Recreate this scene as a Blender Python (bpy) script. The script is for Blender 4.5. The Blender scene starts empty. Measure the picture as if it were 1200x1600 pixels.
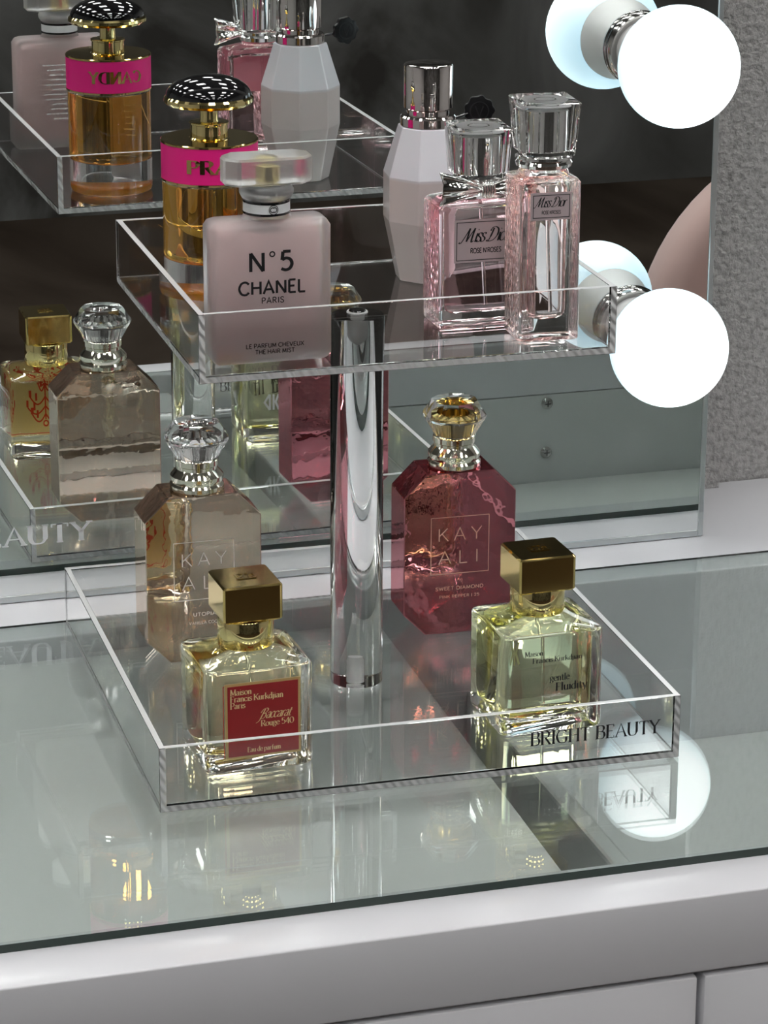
import bpy, bmesh, math, random
from mathutils import Vector, Matrix

# ------------------------------------------------------------------ camera, light, exposure
scene = bpy.context.scene
COL = scene.collection
scene.view_settings.view_transform = 'Standard'
scene.view_settings.look = 'None'
scene.view_settings.gamma = 1.0
scene.view_settings.use_curve_mapping = False
scene.view_settings.exposure = 0.0
scene.cycles.use_denoising = True
scene.cycles.use_adaptive_sampling = True
scene.cycles.adaptive_threshold = 0.02
scene.cycles.max_bounces = 36
scene.cycles.diffuse_bounces = 4
scene.cycles.glossy_bounces = 12
scene.cycles.transmission_bounces = 32
scene.cycles.transparent_max_bounces = 12
scene.cycles.sample_clamp_indirect = 18.0
scene.cycles.caustics_reflective = True
scene.cycles.caustics_refractive = True
scene.cycles.blur_glossy = 0.3

cam_d = bpy.data.cameras.new('camera')
cam = bpy.data.objects.new('camera', cam_d)
COL.objects.link(cam)
cam_d.sensor_fit = 'VERTICAL'
cam_d.sensor_height = 24.0
cam_d.lens = 4792.84 / 1600.0 * 24.0
cam_d.clip_start = 0.01
RGT = Vector((0.9576, -0.2881, 0.0045)).normalized()
FWD = Vector((0.2742, 0.9064, -0.3213)).normalized()
UPV = RGT.cross(FWD).normalized()
M = Matrix.Identity(4)
for i in range(3):
    M[i][0] = RGT[i]; M[i][1] = UPV[i]; M[i][2] = -FWD[i]
M.translation = Vector((-0.39982, -1.13716, 0.57647))
cam.matrix_world = M
scene.camera = cam

world = bpy.data.worlds.new('room_world')
scene.world = world
world.use_nodes = True
world.node_tree.nodes['Background'].inputs[0].default_value = (0.75, 0.8, 0.85, 1)
world.node_tree.nodes['Background'].inputs[1].default_value = 0.15

CEIL_LIGHT = 17.0      # radiance of the ceiling panels
BULB_LIGHT = 2.7       # radiance of the mirror bulbs

# ------------------------------------------------------------------ measured layout (metres)
Y_MIRROR = 0.4083
Y_GLASS_BACK = 0.3647
LT = (0.0, 0.2315, -0.0233)      # lower tray centre and yaw
LW, LD, LH = 0.25, 0.2494, 0.0314
UT = (0.0010, 0.2359, -0.0155)   # upper tray
UW, UD, UH = 0.1969, 0.1889, 0.0320
UZ = 0.1907
FL_LOW = 0.0035                  # where bottles stand in the lower tray
FL_UP = UZ + 0.0032              # and in the upper tray
FLOOR_Z, CEIL_Z = -0.75, 1.80
PI = math.pi

# ------------------------------------------------------------------ materials
def new_mat(name):
    m = bpy.data.materials.new(name); m.use_nodes = True
    return m, m.node_tree.nodes, m.node_tree.links, m.node_tree.nodes['Principled BSDF']

def pbr(name, col, rough=0.4, metal=0.0, trans=0.0, ior=1.5, coat=0.0, emit=None, spec=0.5, sss=0.0):
    m, n, l, b = new_mat(name)
    b.inputs['Base Color'].default_value = (*col, 1)
    b.inputs['Roughness'].default_value = rough
    b.inputs['Metallic'].default_value = metal
    b.inputs['Transmission Weight'].default_value = trans
    b.inputs['IOR'].default_value = ior
    b.inputs['Coat Weight'].default_value = coat
    b.inputs['Specular IOR Level'].default_value = spec
    if sss:
        b.inputs['Subsurface Weight'].default_value = sss
        b.inputs['Subsurface Radius'].default_value = (0.004, 0.003, 0.003)
    if emit:
        b.inputs['Emission Color'].default_value = (*emit[0], 1)
        b.inputs['Emission Strength'].default_value = emit[1]
    return m

def add_bump(m, scale, strength, dist=0.001, detail=2.0, kind='noise', stretch=(1, 1, 1), rand=1.0):
    n, l = m.node_tree.nodes, m.node_tree.links
    b = n['Principled BSDF']
    tc = n.new('ShaderNodeTexCoord'); mp = n.new('ShaderNodeMapping')
    mp.inputs['Scale'].default_value = stretch
    l.new(tc.outputs['Object'], mp.inputs['Vector'])
    if kind == 'noise':
        t = n.new('ShaderNodeTexNoise'); t.inputs['Scale'].default_value = scale; t.inputs['Detail'].default_value = detail
        out = t.outputs['Fac']
    else:
        t = n.new('ShaderNodeTexVoronoi'); t.inputs['Scale'].default_value = scale
        t.inputs['Randomness'].default_value = rand
        out = t.outputs['Distance']
    l.new(mp.outputs['Vector'], t.inputs['Vector'])
    bp = n.new('ShaderNodeBump'); bp.inputs['Strength'].default_value = strength; bp.inputs['Distance'].default_value = dist
    l.new(out, bp.inputs['Height']); l.new(bp.outputs['Normal'], b.inputs['Normal'])
    return m

def glass(name, col=(1, 1, 1), ior=1.49, rough=0.0):
    return pbr(name, col, rough=rough, trans=1.0, ior=ior)

def mirror_glass_mix(name, metal_col, glass_col, fac, rough=0.03, wave=0.05):
    """half-mirrored coloured glass: a metallic coat over tinted glass"""
    m, n, l, b = new_mat(name)
    b.inputs['Base Color'].default_value = (*glass_col, 1)
    b.inputs['Roughness'].default_value = rough
    b.inputs['Transmission Weight'].default_value = 1.0
    b.inputs['IOR'].default_value = 1.45
    g = n.new('ShaderNodeBsdfGlossy')
    g.inputs['Color'].default_value = (*metal_col, 1)
    g.inputs['Roughness'].default_value = rough
    tc = n.new('ShaderNodeTexCoord'); t = n.new('ShaderNodeTexNoise'); t.inputs['Scale'].default_value = 55.0; t.inputs['Detail'].default_value = 3.0
    l.new(tc.outputs['Object'], t.inputs['Vector'])
    bp = n.new('ShaderNodeBump'); bp.inputs['Strength'].default_value = wave; bp.inputs['Distance'].default_value = 0.004
    l.new(t.outputs['Fac'], bp.inputs['Height']); l.new(bp.outputs[0], b.inputs['Normal']); l.new(bp.outputs[0], g.inputs['Normal'])
    mx = n.new('ShaderNodeMixShader'); mx.inputs[0].default_value = fac
    l.new(b.outputs[0], mx.inputs[1]); l.new(g.outputs[0], mx.inputs[2])
    l.new(mx.outputs[0], n['Material Output'].inputs[0])
    return m

MAT = {}
MAT['acrylic'] = glass('clear_acrylic', (0.985, 0.99, 0.99), 1.49)
def sawn_material():
    m = pbr('sawn_acrylic_edge', (0.98, 0.99, 0.99), 0.14, trans=0.50, ior=1.49)
    n, l = m.node_tree.nodes, m.node_tree.links
    b = n['Principled BSDF']
    tc = n.new('ShaderNodeTexCoord'); mp = n.new('ShaderNodeMapping'); mp.inputs['Rotation'].default_value = (0.6, 0.6, 0.3)
    w = n.new('ShaderNodeTexWave'); w.inputs['Scale'].default_value = 95.0; w.inputs['Distortion'].default_value = 3.0; w.inputs['Detail'].default_value = 1.5
    l.new(tc.outputs['Object'], mp.inputs[0]); l.new(mp.outputs[0], w.inputs['Vector'])
    bp = n.new('ShaderNodeBump'); bp.inputs['Strength'].default_value = 0.8; bp.inputs['Distance'].default_value = 0.001
    l.new(w.outputs['Fac'], bp.inputs['Height']); l.new(bp.outputs[0], b.inputs['Normal'])
    return m
MAT['sawn'] = sawn_material()
MAT['rim'] = pbr('satin_acrylic_rim', (0.97, 0.985, 0.985), 0.25, trans=0.30, ior=1.49)
MAT['table_glass'] = glass('table_glass', (0.92, 0.972, 0.95), 1.52)
MAT['glass_edge'] = pbr('green_glass_edge', (0.004, 0.022, 0.014), 0.08, spec=0.6)
MAT['bottle_glass'] = glass('bottle_glass', (0.99, 0.99, 0.985), 1.5)
MAT['tube'] = glass('clear_tube', (0.92, 0.92, 0.9), 1.12)
MAT['crystal'] = glass('crystal_cap', (0.99, 0.99, 0.99), 1.52)
MAT['gold'] = pbr('polished_gold', (0.74, 0.56, 0.21), 0.08, 1.0)
MAT['pale_gold'] = pbr('pale_gold', (0.88, 0.73, 0.34), 0.06, 1.0)
MAT['silver'] = pbr('polished_silver', (0.86, 0.86, 0.85), 0.05, 1.0)
MAT['rose_silver'] = pbr('rose_silver', (0.86, 0.80, 0.78), 0.04, 1.0)
MAT['champagne'] = pbr('champagne_metal', (0.80, 0.77, 0.66), 0.07, 1.0)
MAT['chrome'] = pbr('dark_chrome', (0.55, 0.54, 0.53), 0.12, 1.0)
MAT['white_lacquer'] = pbr('white_lacquer', (0.72, 0.72, 0.75), 0.20)
MAT['grey_lacquer'] = pbr('drawer_lacquer', (0.76, 0.76, 0.79), 0.30)
MAT['liner'] = pbr('drawer_liner', (0.68, 0.68, 0.68), 0.30)
MAT['deep_liner'] = pbr('deep_drawer_liner', (0.70, 0.71, 0.71), 0.25)
MAT['mirror'] = pbr('mirror_silver', (0.90, 0.93, 0.92), 0.0, 1.0)
MAT['mirror_frame'] = pbr('mirror_edge_metal', (0.62, 0.66, 0.66), 0.25, 0.7)
def bulb_material():
    # the lamp inside faces forward: the diffuser glows strongest at its front and weaker, bluer, towards its plastic body
    m = pbr('bulb_globe', (0.9, 0.95, 0.97), 0.25, emit=((1, 1, 1), 1.0))
    n, l = m.node_tree.nodes, m.node_tree.links
    b = n['Principled BSDF']
    tc = n.new('ShaderNodeTexCoord'); sx = n.new('ShaderNodeSeparateXYZ'); l.new(tc.outputs['Object'], sx.inputs[0])
    mr = n.new('ShaderNodeMapRange'); mr.inputs['From Min'].default_value = -0.022; mr.inputs['From Max'].default_value = 0.026
    l.new(sx.outputs['Z'], mr.inputs['Value'])
    r = n.new('ShaderNodeValToRGB')
    r.color_ramp.elements[0].position = 0.0; r.color_ramp.elements[0].color = (0.11, 0.19, 0.235, 1)
    r.color_ramp.elements[1].position = 1.0; r.color_ramp.elements[1].color = (0.96, 1.0, 1.0, 1)
    e = r.color_ramp.elements.new(0.50); e.color = (0.28, 0.37, 0.40, 1)
    l.new(mr.outputs[0], r.inputs[0]); l.new(r.outputs[0], b.inputs['Emission Color'])
    b.inputs['Emission Strength'].default_value = BULB_LIGHT
    return m
MAT['bulb'] = bulb_material()
MAT['bulb_body'] = pbr('bulb_plastic', (0.78, 0.79, 0.78), 0.4)
MAT['black'] = pbr('glossy_black', (0.006, 0.006, 0.007), 0.05, coat=0.5)
MAT['seal_wax'] = pbr('black_sealing_wax', (0.008, 0.008, 0.009), 0.32, spec=0.3)
MAT['black_print'] = pbr('black_print', (0.012, 0.012, 0.014), 0.5)
MAT['white_print'] = pbr('white_print', (0.85, 0.87, 0.88), 0.5)
MAT['pink_band'] = pbr('pink_leather', (0.90, 0.013, 0.25), 0.42)
add_bump(MAT['pink_band'], 2600.0, 0.15, 0.0002)
MAT['orange_liquid'] = glass('orange_perfume', (0.93, 0.52, 0.10), 0.955)
MAT['orange_reflection'] = pbr('orange_base_reflection', (1.0, 0.48, 0.04), 0.15, trans=0.45, ior=1.05)  # orange of the perfume mirrored in the bottle foot, put into the colour
MAT['gold_liquid'] = glass('pale_gold_perfume', (0.985, 0.92, 0.66), 0.955)
MAT['green_liquid'] = glass('pale_green_perfume', (0.95, 0.94, 0.62), 0.955)
MAT['pink_liquid'] = glass('pale_pink_perfume', (0.965, 0.70, 0.75), 0.955)
MAT['peach_liquid'] = glass('pale_peach_perfume', (0.985, 0.78, 0.76), 0.955)
MAT['headspace'] = glass('bottle_air', (1, 1, 1), 0.667)
MAT['frost'] = pbr('frosted_glass', (0.94, 0.90, 0.90), 0.28, trans=0.78, ior=1.25)
MAT['frost_clear'] = pbr('frosted_clear_glass', (0.95, 0.95, 0.95), 0.30, trans=0.88, ior=1.35)
MAT['frost_fill'] = pbr('pink_hair_mist', (0.63, 0.42, 0.41), 0.55, sss=0.2)
MAT['bolt'] = pbr('frosted_bolt', (0.86, 0.87, 0.87), 0.5, trans=0.4, ior=1.3)
def pearl_material():
    # pearly glass: clear milky shoulder, rosier where the perfume fills it
    m = pbr('pearl_white_glass', (0.78, 0.76, 0.79), 0.22, coat=0.6, sss=0.2)
    n, l = m.node_tree.nodes, m.node_tree.links
    tc = n.new('ShaderNodeTexCoord'); sx = n.new('ShaderNodeSeparateXYZ'); l.new(tc.outputs['Object'], sx.inputs[0])
    mr = n.new('ShaderNodeMapRange'); mr.inputs['From Min'].default_value = 0.0515; mr.inputs['From Max'].default_value = 0.0535
    l.new(sx.outputs['Z'], mr.inputs['Value'])
    r = n.new('ShaderNodeValToRGB')
    r.color_ramp.elements[0].color = (0.70, 0.62, 0.61, 1); r.color_ramp.elements[1].color = (0.78, 0.77, 0.82, 1)
    l.new(mr.outputs[0], r.inputs[0]); l.new(r.outputs[0], n['Principled BSDF'].inputs['Base Color'])
    return m
MAT['pearl'] = pearl_material()
MAT['red_label'] = pbr('red_label', (0.30, 0.010, 0.012), 0.45)
MAT['gold_label'] = pbr('gold_label', (0.62, 0.43, 0.18), 0.35, 0.5)
MAT['gold_print'] = pbr('gold_print', (0.80, 0.60, 0.30), 0.4, 0.2)
MAT['cream_label'] = pbr('cream_label', (0.80, 0.66, 0.42), 0.5)
MAT['red_print'] = pbr('red_print', (0.70, 0.04, 0.02), 0.5)
MAT['pink_label'] = pbr('silver_pink_label', (0.70, 0.58, 0.60), 0.35, 0.3)
MAT['pink_back'] = pbr('pink_label_back', (0.80, 0.42, 0.48), 0.5)
MAT['kay_print'] = pbr('pale_print', (0.95, 0.89, 0.84), 0.5)
MAT['kay_rose'] = pbr('rose_print', (0.72, 0.50, 0.38), 0.45, 0.2)
MAT['utopia'] = mirror_glass_mix('rose_beige_mirror_glass', (0.95, 0.83, 0.71), (0.97, 0.84, 0.74), 0.66, 0.015, 0.035)
MAT['diamond'] = mirror_glass_mix('ruby_mirror_glass', (0.82, 0.30, 0.36), (0.92, 0.40, 0.44), 0.62, 0.015, 0.08)
MAT['utopia_in'] = mirror_glass_mix('beige_inner_glass', (0.80, 0.68, 0.60), (0.97, 0.88, 0.80), 0.34, 0.05)
MAT['diamond_in'] = mirror_glass_mix('ruby_inner_glass', (0.66, 0.26, 0.30), (0.92, 0.50, 0.53), 0.38, 0.05)
MAT['chair'] = pbr('blush_velvet', (0.62, 0.43, 0.39), 0.75)
MAT['chair'].node_tree.nodes['Principled BSDF'].inputs['Sheen Weight'].default_value = 0.5
MAT['light_panel'] = pbr('light_panel', (0.9, 0.9, 0.9), 0.4, emit=((1.0, 0.99, 0.97), CEIL_LIGHT))
MAT['side_glass'] = add_bump(glass('textured_bottle_side', (0.98, 0.90, 0.91), 1.5), 330.0, 0.8, 0.0014, kind='voronoi', stretch=(1, 1, 0.7), rand=0.55)

def wall_material():
    m, n, l, b = new_mat('grey_plaster_wallpaper')
    b.inputs['Roughness'].default_value = 0.8
    tc = n.new('ShaderNodeTexCoord')
    t = n.new('ShaderNodeTexNoise'); t.inputs['Scale'].default_value = 260.0; t.inputs['Detail'].default_value = 4.0; t.inputs['Roughness'].default_value = 0.55
    l.new(tc.outputs['Object'], t.inputs['Vector'])
    v = n.new('ShaderNodeTexNoise'); v.inputs['Scale'].default_value = 140.0; v.inputs['Detail'].default_value = 3.0
    l.new(tc.outputs['Object'], v.inputs['Vector'])
    r = n.new('ShaderNodeValToRGB')
    r.color_ramp.elements[0].position = 0.32; r.color_ramp.elements[0].color = (0.30, 0.29, 0.28, 1)
    r.color_ramp.elements[1].position = 0.55; r.color_ramp.elements[1].color = (0.46, 0.45, 0.44, 1)
    l.new(t.outputs['Fac'], r.inputs[0]); l.new(r.outputs[0], b.inputs['Base Color'])
    ad = n.new('ShaderNodeMath'); ad.operation = 'ADD'
    l.new(t.outputs['Fac'], ad.inputs[0]); l.new(v.outputs['Fac'], ad.inputs[1])
    bp = n.new('ShaderNodeBump'); bp.inputs['Strength'].default_value = 0.9; bp.inputs['Distance'].default_value = 0.0035
    l.new(ad.outputs[0], bp.inputs['Height']); l.new(bp.outputs[0], b.inputs['Normal'])
    return m

def smoky_stone(name, dark, light, scale):
    m, n, l, b = new_mat(name)
    b.inputs['Roughness'].default_value = 0.7; b.inputs['Specular IOR Level'].default_value = 0.25
    tc = n.new('ShaderNodeTexCoord'); mp = n.new('ShaderNodeMapping'); mp.inputs['Scale'].default_value = scale
    l.new(tc.outputs['Object'], mp.inputs['Vector'])
    t = n.new('ShaderNodeTexNoise'); t.inputs['Scale'].default_value = 2.6; t.inputs['Detail'].default_value = 7.0
    t.inputs['Distortion'].default_value = 1.6
    l.new(mp.outputs[0], t.inputs['Vector'])
    r = n.new('ShaderNodeValToRGB')
    r.color_ramp.elements[0].position = 0.35; r.color_ramp.elements[0].color = (*dark, 1)
    r.color_ramp.elements[1].position = 0.72; r.color_ramp.elements[1].color = (*light, 1)
    l.new(t.outputs['Fac'], r.inputs[0]); l.new(r.outputs[0], b.inputs['Base Color'])
    return m

MAT['wall'] = wall_material()
MAT['floor'] = smoky_stone('dark_brown_stone', (0.030, 0.019, 0.012), (0.085, 0.065, 0.050), (1.0, 0.45, 1.0))
MAT['smoky_wall'] = smoky_stone('smoky_grey_stone', (0.045, 0.042, 0.038), (0.21, 0.21, 0.205), (1.0, 1.0, 0.8))
MAT['mid_wall'] = pbr('side_wall_paint', (0.74, 0.74, 0.73), 0.8)
MAT['ceiling'] = pbr('ceiling_paint', (0.38, 0.38, 0.37), 0.9)

# ------------------------------------------------------------------ mesh helpers
class MB:
    def __init__(self):
        self.v = []; self.f = []; self.mi = []
        self.cur = 0
    def add(self, verts, faces):
        o = len(self.v)
        self.v += [tuple(p) for p in verts]
        for f in faces:
            self.f.append([i + o for i in f]); self.mi.append(self.cur)
        return self
    def box(self, x0, x1, y0, y1, z0, z1):
        v = [(x, y, z) for z in (z0, z1) for y in (y0, y1) for x in (x0, x1)]
        return self.add(v, [(0, 2, 3, 1), (4, 5, 7, 6), (0, 1, 5, 4), (2, 6, 7, 3), (0, 4, 6, 2), (1, 3, 7, 5)])
    def lathe(self, prof, n=48, c=(0, 0), phase=0.0):
        """profile of (r, z) from bottom to top; r = 0 closes to a point"""
        rings = []; vs = []
        for r, z in prof:
            if r < 1e-9:
                rings.append([len(vs)]); vs.append((c[0], c[1], z))
            else:
                rings.append(list(range(len(vs), len(vs) + n)))
                vs += [(c[0] + r * math.cos(phase + 2 * PI * k / n), c[1] + r * math.sin(phase + 2 * PI * k / n), z) for k in range(n)]
        fs = []
        if len(rings[0]) > 1: fs.append(list(reversed(rings[0])))
        for a, b in zip(rings, rings[1:]):
            for k in range(n):
                k2 = (k + 1) % n
                if len(a) == 1 and len(b) == 1: continue
                if len(a) == 1: fs.append((a[0], b[k2], b[k]))
                elif len(b) == 1: fs.append((a[k], a[k2], b[0]))
                else: fs.append((a[k], a[k2], b[k2], b[k]))
        if len(rings[-1]) > 1: fs.append(rings[-1])
        return self.add(vs, fs)
    def loft(self, secs, nc=5, cx=0.0, cy=0.0):
        """stack of rounded rectangles (z, w, d, r), closed at both ends"""
        vs = []; fs = []; L = 4 * (nc + 1)
        for z, w, d, r in secs:
            r = min(r, w / 2 - 1e-6, d / 2 - 1e-6)
            for q, (sx, sy) in enumerate(((1, 1), (-1, 1), (-1, -1), (1, -1))):
                for k in range(nc + 1):
                    a = q * PI / 2 + k * PI / 2 / nc
                    vs.append((cx + sx * (w / 2 - r) + r * math.cos(a), cy + sy * (d / 2 - r) + r * math.sin(a), z))
        fs.append(list(reversed(range(L))))
        for s in range(len(secs) - 1):
            for k in range(L):
                k2 = (k + 1) % L
                fs.append((s * L + k, s * L + k2, (s + 1) * L + k2, (s + 1) * L + k))
        fs.append(list(range((len(secs) - 1) * L, len(secs) * L)))
        return self.add(vs, fs)
    def prism_y(self, poly, y0, y1):
        """polygon in x,z pushed along y"""
        n = len(poly)
        vs = [(x, y0, z) for x, z in poly] + [(x, y1, z) for x, z in poly]
        fs = [list(range(n)), list(reversed(range(n, 2 * n)))]
        fs += [(k, k + n, (k + 1) % n + n, (k + 1) % n) for k in range(n)]
        return self.add(vs, fs)
    def prism_z(self, poly, z0, z1):
        n = len(poly)
        vs = [(x, y, z0) for x, y in poly] + [(x, y, z1) for x, y in poly]
        fs = [list(reversed(range(n))), list(range(n, 2 * n))]
        fs += [(k, (k + 1) % n, (k + 1) % n + n, k + n) for k in range(n)]
        return self.add(vs, fs)
    def tube(self, pts, r, n=10):
        pts = [Vector(p) for p in pts]; rings = []; vs = []
        for i, p in enumerate(pts):
            t = (pts[min(i + 1, len(pts) - 1)] - pts[max(i - 1, 0)]).normalized()
            a = t.cross(Vector((0, 0, 1)) if abs(t.z) < 0.9 else Vector((1, 0, 0))).normalized(); b = t.cross(a)
            rr = r[i] if isinstance(r, (list, tuple)) else r
            rings.append(list(range(len(vs), len(vs) + n)))
            vs += [tuple(p + (a * math.cos(2 * PI * k / n) + b * math.sin(2 * PI * k / n)) * rr) for k in range(n)]
        fs = [rings[0], list(reversed(rings[-1]))]
        for a, b in zip(rings, rings[1:]):
            fs += [(a[k], b[k], b[(k + 1) % n], a[(k + 1) % n]) for k in range(n)]
        return self.add(vs, fs)
    def build(self, name, mats, parent=None, smooth=None, bevel=0.0, bseg=2, recalc=True):
        me = bpy.data.meshes.new(name)
        me.from_pydata(self.v, [], self.f)
        mats = mats if isinstance(mats, (list, tuple)) else [mats]
        for m in mats: me.materials.append(m)
        for p, i in zip(me.polygons, self.mi): p.material_index = i
        if recalc or bevel:
            bm = bmesh.new(); bm.from_mesh(me)
            if recalc: bmesh.ops.recalc_face_normals(bm, faces=bm.faces)
            if bevel:
                es = [e for e in bm.edges if len(e.link_faces) == 2 and e.calc_face_angle(0) > 0.3]
                bmesh.ops.bevel(bm, geom=es, offset=bevel, segments=bseg, profile=0.5, affect='EDGES', clamp_overlap=True)
            bm.to_mesh(me); bm.free()
        if smooth is not None:
            me.shade_smooth()
            me.set_sharp_from_angle(angle=math.radians(smooth))
        o = bpy.data.objects.new(name, me)
        COL.objects.link(o)
        if parent: o.parent = parent
        return o

def thing(name, label, cat, loc=(0, 0, 0), rz=0.0, group=None):
    o = bpy.data.objects.new(name, None); COL.objects.link(o)
    o.empty_display_size = 0.02
    o.location = loc; o.rotation_euler = (0, 0, rz)
    o['label'] = label; o['category'] = cat
    if group: o['group'] = group
    return o

def struct(o):
    o['kind'] = 'structure'; return o

# ------------------------------------------------------------------ lettering
def P(s): return [tuple(float(t) for t in p.split(',')) for p in s.split()]
# skeletons: baseline 0, capital height 1, small letters 0.64; '~' marks a curve
G = {
 'A': (.74, ['0,0 .37,1 .74,0', '.13,.35 .61,.35']), 'B': (.60, ['.06,0 .06,1', '~.06,1 .36,1 .52,.9 .53,.76 .46,.58 .3,.53 .06,.53', '~.3,.53 .52,.48 .6,.28 .52,.06 .34,0 .06,0']),
 'C': (.72, ['~.7,.82 .56,.96 .38,1 .14,.88 .0,.5 .14,.12 .38,0 .56,.04 .7,.18']), 'D': (.72, ['.06,0 .06,1', '~.06,1 .36,1 .62,.85 .72,.5 .62,.15 .36,0 .06,0']),
 'E': (.54, ['.06,0 .06,1', '.06,1 .52,1', '.06,.52 .44,.52', '.06,0 .54,0']), 'F': (.52, ['.06,0 .06,1', '.06,1 .52,1', '.06,.5 .44,.5']),
 'G': (.76, ['~.7,.82 .56,.96 .38,1 .14,.88 .0,.5 .14,.12 .38,0 .58,.03 .7,.12', '.7,.12 .7,.42', '.48,.42 .76,.42']), 'H': (.72, ['.06,0 .06,1', '.66,0 .66,1', '.06,.52 .66,.52']),
 'I': (.18, ['.09,0 .09,1']), 'K': (.66, ['.06,0 .06,1', '.62,1 .08,.42', '.24,.6 .66,0']), 'L': (.52, ['.06,0 .06,1', '.06,0 .52,0']),
 'M': (.86, ['.06,0 .1,1', '.1,1 .43,.1', '.43,.1 .76,1', '.76,1 .8,0']), 'N': (.74, ['.06,0 .06,1', '.06,1 .68,0', '.68,0 .68,1']),
 'O': (.80, ['~.4,1 .14,.9 .0,.5 .14,.1 .4,0 .66,.1 .8,.5 .66,.9 .4,1']), 'P': (.58, ['.06,0 .06,1', '~.06,1 .36,1 .54,.9 .57,.74 .5,.55 .34,.48 .06,.48']),
 'R': (.64, ['.06,0 .06,1', '~.06,1 .36,1 .53,.9 .55,.75 .48,.57 .32,.51 .06,.51', '.3,.5 .64,0']),
 'S': (.54, ['~.5,.84 .4,.97 .25,1 .08,.92 .04,.76 .14,.6 .38,.46 .5,.3 .46,.1 .28,0 .1,.04 .0,.2']), 'T': (.64, ['.32,0 .32,1', '.0,1 .64,1']),
 'U': (.72, ['~.06,1 .06,.7 .06,.3 .16,.06 .36,0 .56,.06 .66,.3 .66,.7 .66,1']), 'V': (.70, ['0,1 .35,0', '.35,0 .7,1']), 'W': (.98, ['0,1 .25,0', '.25,0 .49,.9', '.49,.9 .73,0', '.73,0 .98,1']),
 'X': (.66, ['0,1 .66,0', '0,0 .66,1']), 'Y': (.68, ['0,1 .34,.48', '.68,1 .34,.48', '.34,.48 .34,0']),
 '0': (.6, ['~.3,1 .08,.86 .0,.5 .08,.14 .3,0 .52,.14 .6,.5 .52,.86 .3,1']), '2': (.54, ['~.04,.76 .1,.95 .28,1 .46,.92 .5,.72 .38,.46 .04,.02', '.04,.02 .54,.02']),
 '4': (.6, ['.44,0 .44,1', '.44,1 .0,.3', '.0,.3 .6,.3']), '5': (.56, ['.48,1 .12,1', '.12,1 .08,.55', '~.08,.55 .26,.64 .46,.56 .54,.32 .44,.08 .24,0 .04,.08']),
 '|': (.14, ['.07,-.1 .07,1.0']), "'": (.12, ['.06,1 .04,.76']), ' ': (.20, []),
 'a': (.48, ['~.06,.5 .14,.62 .28,.64 .38,.54 .38,.4 .38,.06 .48,.0', '~.38,.38 .2,.36 .05,.26 .04,.1 .16,0 .3,.06 .38,.18']), 'c': (.44, ['~.42,.5 .32,.62 .22,.64 .07,.54 .0,.32 .07,.1 .22,0 .34,.03 .43,.14']),
 'd': (.52, ['.44,0 .44,1', '~.44,.5 .34,.62 .24,.64 .08,.54 .0,.32 .08,.08 .22,0 .34,.04 .44,.16']), 'e': (.46, ['.02,.36 .44,.36', '~.44,.36 .42,.54 .24,.64 .07,.54 .0,.32 .07,.1 .24,0 .36,.03 .45,.14']),
 'f': (.34, ['~.38,.95 .28,1 .16,.9 .14,.7 .14,0', '.0,.62 .3,.62']), 'g': (.48, ['~.22,.64 .06,.56 .04,.42 .1,.3 .22,.26 .36,.32 .4,.46 .34,.6 .22,.64', '~.12,.28 .04,.16 .14,.06 .34,.04 .44,-.08 .36,-.24 .16,-.26 .02,-.18 .04,-.04 .14,.06', '.36,.6 .48,.62']),
 'i': (.2, ['.1,0 .1,.62', '.09,.84 .11,.9']), 'j': (.2, ['~.1,.62 .1,.2 .08,-.16 -.06,-.26', '.09,.84 .11,.9']), 'k': (.52, ['.06,0 .06,1', '.44,.62 .08,.26', '.2,.38 .52,0']),
 'l': (.2, ['.1,0 .1,1']), 'm': (.84, ['.08,0 .08,.62', '~.08,.42 .18,.6 .3,.64 .4,.54 .42,.4 .42,0', '~.42,.42 .52,.6 .64,.64 .74,.54 .76,.4 .76,0']), 'n': (.52, ['.08,0 .08,.62', '~.08,.42 .18,.6 .3,.64 .41,.54 .44,.4 .44,0']),
 'o': (.5, ['~.25,.64 .07,.55 .0,.32 .07,.09 .25,0 .43,.09 .5,.32 .43,.55 .25,.64']), 'p': (.52, ['.06,-.3 .06,.62', '~.06,.46 .16,.6 .28,.64 .44,.54 .52,.32 .44,.08 .28,0 .16,.04 .06,.16']),
 'r': (.36, ['.08,0 .08,.62', '~.08,.4 .16,.58 .26,.64 .36,.6']), 's': (.38, ['~.34,.54 .26,.63 .16,.64 .05,.58 .04,.46 .14,.37 .28,.29 .35,.18 .3,.05 .16,0 .05,.03 .0,.13']),
 't': (.34, ['~.12,.84 .12,.2 .16,.03 .26,0 .34,.06', '.0,.62 .32,.62']), 'u': (.52, ['~.08,.62 .08,.3 .12,.05 .24,0 .36,.06 .44,.2', '.44,.62 .44,0']), 'y': (.5, ['.02,.62 .26,.02', '~.48,.62 .3,.1 .2,-.2 .04,-.28']),
}
# joined-up capitals for the script lettering
GS = {
 'M': (1.15, ['~-.3,.02 -.22,-.06 -.08,.0 .14,.45 .36,1', '~.36,1 .38,.5 .4,.05', '~.4,.05 .6,.5 .86,1', '~.86,1 .84,.5 .86,.12 .94,.0 1.08,.1']),
 'D': (1.0, ['~.36,.94 .3,.5 .18,.08 .05,.02 .0,.1', '~.1,.72 .2,.96 .5,1.02 .84,.82 .9,.44 .66,.1 .3,0 .05,.02']),
 'B': (.82, ['~.3,1 .22,.5 .08,-.2 -.22,-.42', '~-.1,.62 .1,.98 .5,1.08 .7,.9 .6,.66 .3,.54', '~.3,.54 .6,.5 .68,.26 .5,.02 .2,.0']),
}

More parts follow.
